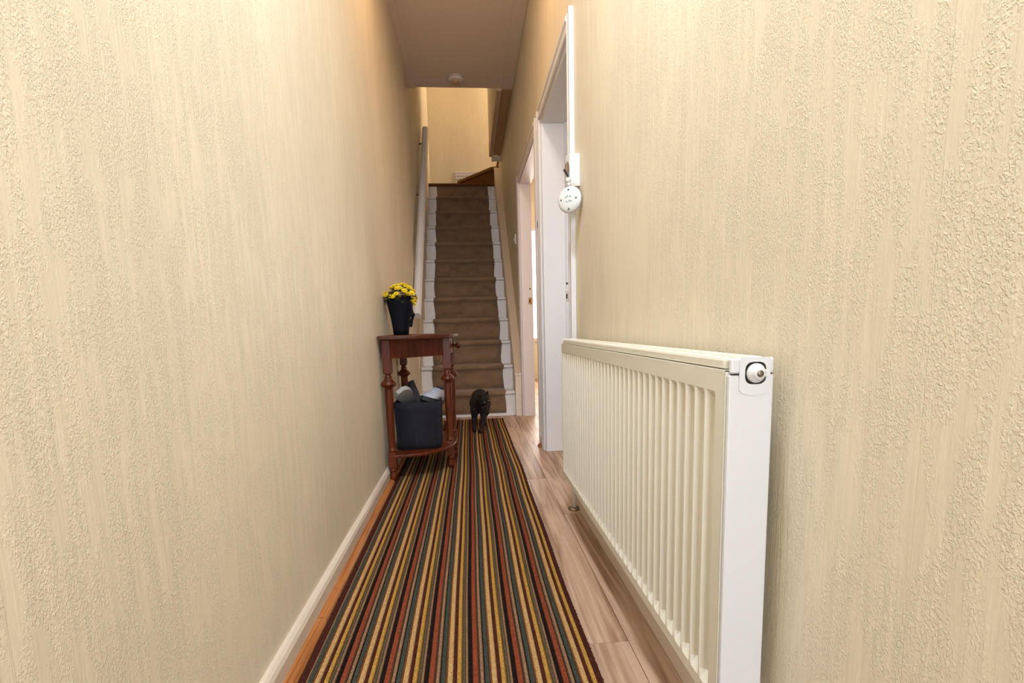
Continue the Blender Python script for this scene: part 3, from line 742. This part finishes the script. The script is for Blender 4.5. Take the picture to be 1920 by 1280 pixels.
for p, a, rr in spots:
    o = bpy.data.objects.new('flower', fme); COL.objects.link(o); o.parent = pp; o.location = p-PV
    nrm_ = Vector((math.cos(a)*rr*9, math.sin(a)*rr*9-.25, .8)).normalized(); o.rotation_euler = nrm_.to_track_quat('Z', 'Y').to_euler(); s_ = random.uniform(1.1, 1.5); o.scale = (s_, s_, s_)
    c = bpy.data.objects.new('flower_centre', fce); COL.objects.link(c); c.parent = o

# ================================================================== CAT
cat = thing('cat', (.05, 3.55, .011), 'black cat walking towards the camera in front of the stairs', 'cat')
nodes = {}; E_ = []; V_ = []; RR = []
def chain(names):
    for a, c in zip(names[:-1], names[1:]): E_.append((nodes[a], nodes[c]))
def nd(k, p, r): nodes[k] = len(V_); V_.append(p); RR.append(r)
nd('pelvis', (.058, 3.76, .220), .058); nd('mid', (.055, 3.66, .222), .066); nd('rib', (.052, 3.57, .215), .066); nd('chest', (.046, 3.48, .200), .056); nd('neck', (.056, 3.425, .232), .040); nd('nape', (.066, 3.395, .252), .036)
chain(['pelvis', 'mid', 'rib', 'chest', 'neck', 'nape'])
for k, pts_ in (('fl', [((.012, 3.475, .165), .034), ((.008, 3.480, .105), .022), ((.006, 3.462, .045), .0155), ((.006, 3.452, .018), .017), ((.006, 3.435, .014), .015)]),
                ('fr', [((.076, 3.465, .165), .034), ((.074, 3.455, .105), .022), ((.060, 3.415, .048), .0155), ((.051, 3.402, .018), .017), ((.049, 3.385, .014), .015)]),
                ('hl', [((.020, 3.745, .165), .048), ((.018, 3.70, .105), .032), ((.016, 3.775, .065), .017), ((.016, 3.76, .022), .017), ((.016, 3.735, .016), .015)]),
                ('hr', [((.098, 3.72, .165), .046), ((.096, 3.665, .105), .030), ((.090, 3.725, .062), .017), ((.086, 3.69, .020), .017), ((.086, 3.665, .014), .015)])):
    base = 'chest' if k[0] == 'f' else 'pelvis'; ns = [base]
    for i, (p, r) in enumerate(pts_): nd(k+str(i), p, r); ns.append(k+str(i))
    chain(ns)
nd('t0', (.060, 3.83, .225), .020); nd('t1', (.063, 3.90, .19), .015); nd('t2', (.066, 3.955, .12), .013); nd('t3', (.068, 4.0, .07), .010)
chain(['pelvis', 't0', 't1', 't2', 't3'])
body = MB()
for i, j in E_:
    p, q = Vector(V_[i]), Vector(V_[j]); n = 4
    body.tube([p+(q-p)*k/n for k in range(n+1)], [RR[i]+(RR[j]-RR[i])*k/n for k in range(n+1)], 16)
for p, r in zip(V_, RR): body.ball(p, r*1.005, 2)
# head, built facing -y then turned down and to the right
HM = Matrix.Translation((.080, 3.370, .252)) @ Euler((math.radians(34), math.radians(-16), math.radians(24)), 'XYZ').to_matrix().to_4x4()
hd = MB().ball((0, 0, 0), .043, 3, (1.0, .95, .9)).ball((0, -.030, -.013), .022, 2, (1.15, .85, .75)).ball((-.02, -.012, -.012), .024, 2).ball((.02, -.012, -.012), .024, 2).ball((0, .02, -.01), .042, 2)
for s in (-1, 1):
    tip = Vector((s*.036, .006, .070)); 
    base = [Vector((s*.008, -.006, .034)), Vector((s*.041, -.002, .018)), Vector((s*.034, .016, .024)), Vector((s*.010, .014, .034))]
    mid = [(b*.45+tip*.55)+Vector((s*.003, 0, 0)) for b in base]
    hd.add(base+mid+[tip], [(0, 1, 2, 3)[::-1], (0, 1, 5, 4), (1, 2, 6, 5), (2, 3, 7, 6), (3, 0, 4, 7), (4, 5, 8), (5, 6, 8), (6, 7, 8), (7, 4, 8)], True)
hd.xf(HM)
body.add(hd.v, hd.f, True)
tm = body.mesh('body')
so = bpy.data.objects.new('tmp', tm); COL.objects.link(so)
rm = so.modifiers.new('remesh', 'REMESH'); rm.mode = 'VOXEL'; rm.voxel_size = .0042
sm = so.modifiers.new('smooth', 'SMOOTH'); sm.iterations = 3; sm.factor = .5
dg = bpy.context.evaluated_depsgraph_get(); tmp = bpy.data.meshes.new_from_object(so.evaluated_get(dg)); bpy.data.objects.remove(so)
bm = bmesh.new(); bm.from_mesh(tmp); zmin = min(v.co.z for v in bm.verts)
for v in bm.verts: v.co.z = max(v.co.z-zmin*.0, 0)+0
fin = MB().bm(bm, True)
zmin = min(v[2] for v in fin.v); fin.v = [(x, y, z-zmin+.0108) for x, y, z in fin.v]; dz = -zmin+.0108
bd = obj('body', fin, M_FUR, cat)
HMt = Matrix.Translation((0, 0, dz)) @ HM
for s in (-1, 1):
    obj('eye', MB().ball((s*.0165, -.0345, .006), .0072, 2).xf(HMt), M_EYE, cat, label='dull greenish eye')
obj('nose', MB().ball((0, -.049, -.009), .0055, 1, (1.1, .7, .8)).xf(HMt), M_NOSE, cat)
wk = MB()
for s in (-1, 1):
    for i in range(4): wk.tube([HMt @ Vector((s*.012, -.042, -.015)), HMt @ Vector((s*.035, -.050, -.016-.006*i)), HMt @ Vector((s*.062, -.046, -.02-.010*i))], .0004, 4)
obj('whiskers', wk, M_SOLED, cat)

# ================================================================== SMALL WALL AND CEILING THINGS
sa = thing('smoke_alarm', (-.04, 4.275, ZC-.001), 'round white smoke alarm on the hallway ceiling', 'smoke alarm')
ax, ay, az = -.04, 4.275, ZC-.0005
obj('base', MB().lathe([(.060, 0), (.060, -.008)], (ax, ay, az), 32), M_ALARM, sa)
obj('gap_ring', MB().lathe([(.055, -.008), (.055, -.014)], (ax, ay, az), 32), M_BLACK, sa, label='dark gap ring')
obj('cover', MB().lathe([(.066, -.014), (.067, -.022), (.062, -.030), (.045, -.036), (.030, -.037)], (ax, ay, az), 32), M_ALARM, sa)
obj('sounder', MB().lathe([(.030, -.037), (.028, -.046), (.022, -.049), (.010, -.050)], (ax, ay, az), 24), M_TRIMBROWN, sa, label='brownish raised centre')

lb = thing('light_switch', (XSR, 4.49, 1.55), 'small white light switch on wall between stairs and doorway', 'light switch')
obj('plate', MB().box(XSR-.012, XSR, 4.445, 4.535, 1.505, 1.595, .003), M_PLASTIC, lb)
obj('rocker', MB().box(XSR-.018, XSR-.0121, 4.478, 4.502, 1.535, 1.565, .002), M_PLASTIC, lb)

hg = thing('hinge_plate', (XR, 2.972, 1.36), 'narrow black metal plate on the wall between the two doorways', 'plate')
obj('plate', MB().box(XR-.008, XR, 2.955, 2.99, 1.325, 1.42, .001), M_BLACK, hg)
obj('pin', MB().lathe([(.006, 1.35), (.008, 1.36), (.008, 1.385), (.006, 1.395)], (XR-.010, 2.972, 0), 10), M_BLACK, hg)

cb = thing('door_chime', (XR, 1.955, 1.30), 'white plastic box fixed by the top of the first doorway', 'box')
ch = []
for i in range(9):
    t = i/8; ch.append((1.912+.086*t, XR-.040-.008*math.sin(math.pi*t)))
poly = [(x, y) for y, x in ch]+[(XR-.0205, 1.998), (XR-.0205, 1.985), (XR-.0005, 1.985), (XR-.0005, 1.912)]
obj('housing', MB().prism(poly, 1.305, 1.418), M_PLASTIC, cb)
obj('base_lip', MB().prism([(x+.004 if x < XR-.03 else x, y) for x, y in poly], 1.298, 1.3045), M_OLDWHITE, cb)

# hanging disc with cord, beads and tag
ho = thing('hanging_ornament', (.402, 1.90, 1.245), 'white dotted ceramic disc hanging below the white box by the doorway', 'ornament')
oc = Vector((.400, 1.893, 1.242)); nv = Vector((-.62, -.78, 0)).normalized(); tv_ = Vector((nv.y, -nv.x, 0))*-1
OM = Matrix((( -nv.y, 0, nv.x, oc.x), (nv.x, 0, nv.y, oc.y), (0, 1, 0, oc.z), (0, 0, 0, 1)))
disc = MB().lathe([(.004, -.008), (.035, -.008), (.046, -.004), (.050, 0), (.048, .005), (.038, .010), (.020, .0125), (.004, .013)], (0, 0, 0), 36).xf(OM)
dk = obj('disc', disc, M_PLASTIC, ho)
for x, y in ((0, .034), (0, -.036), (-.031, 0), (.031, 0)):
    obj('dot', MB().ball((x, y, .0105), .0044, 2, (1, 1, .35)).xf(OM), M_DOT, dk)
for x, y in ((-.010, .009), (.008, .009), (-.006, -.008), (.011, -.008)):
    obj('petal_mark', MB().ball((x, y, .0128), .0052, 2, (1.1, .8, .25)).xf(OM), M_DOTB, dk)
obj('dot', MB().ball((-.003, .011, .013), .0026, 1, (1, 1, .4)).xf(OM), M_DOT, dk); obj('dot', MB().ball((.004, -.006, .013), .0026, 1, (1, 1, .4)).xf(OM), M_DOT, dk)
top = oc+Vector((0, 0, .05))
obj('cord', MB().tube([top, top+Vector((-.002, .002, .02)), top+Vector((-.004, .01, .05)), top+Vector((-.002, .03, .085)), (XR-.0195, 1.985, 1.395)], .0016, 6), M_DOT, ho)
obj('bead', MB().ball(top+Vector((-.004, .004, .022)), .011, 2).ball(top+Vector((-.002, .002, .006)), .007, 2), M_PLASTIC, ho)
obj('bow', ribbon([top+Vector((-.022, 0, .060)), top+Vector((-.012, .004, .046)), top+Vector((-.003, .006, .036)), top+Vector((-.008, .004, .026))], (.004, 0, .006), .0015), M_STRAP, ho)
obj('tag', MB().tube([top+Vector((-.004, .012, .045)), top+Vector((-.006, .02, .065)), top+Vector((-.004, .026, .085)), top+Vector((-.001, .03, .098))], [.003, .008, .007, .002], 8), M_TASSEL, ho, label='brown leather tag')
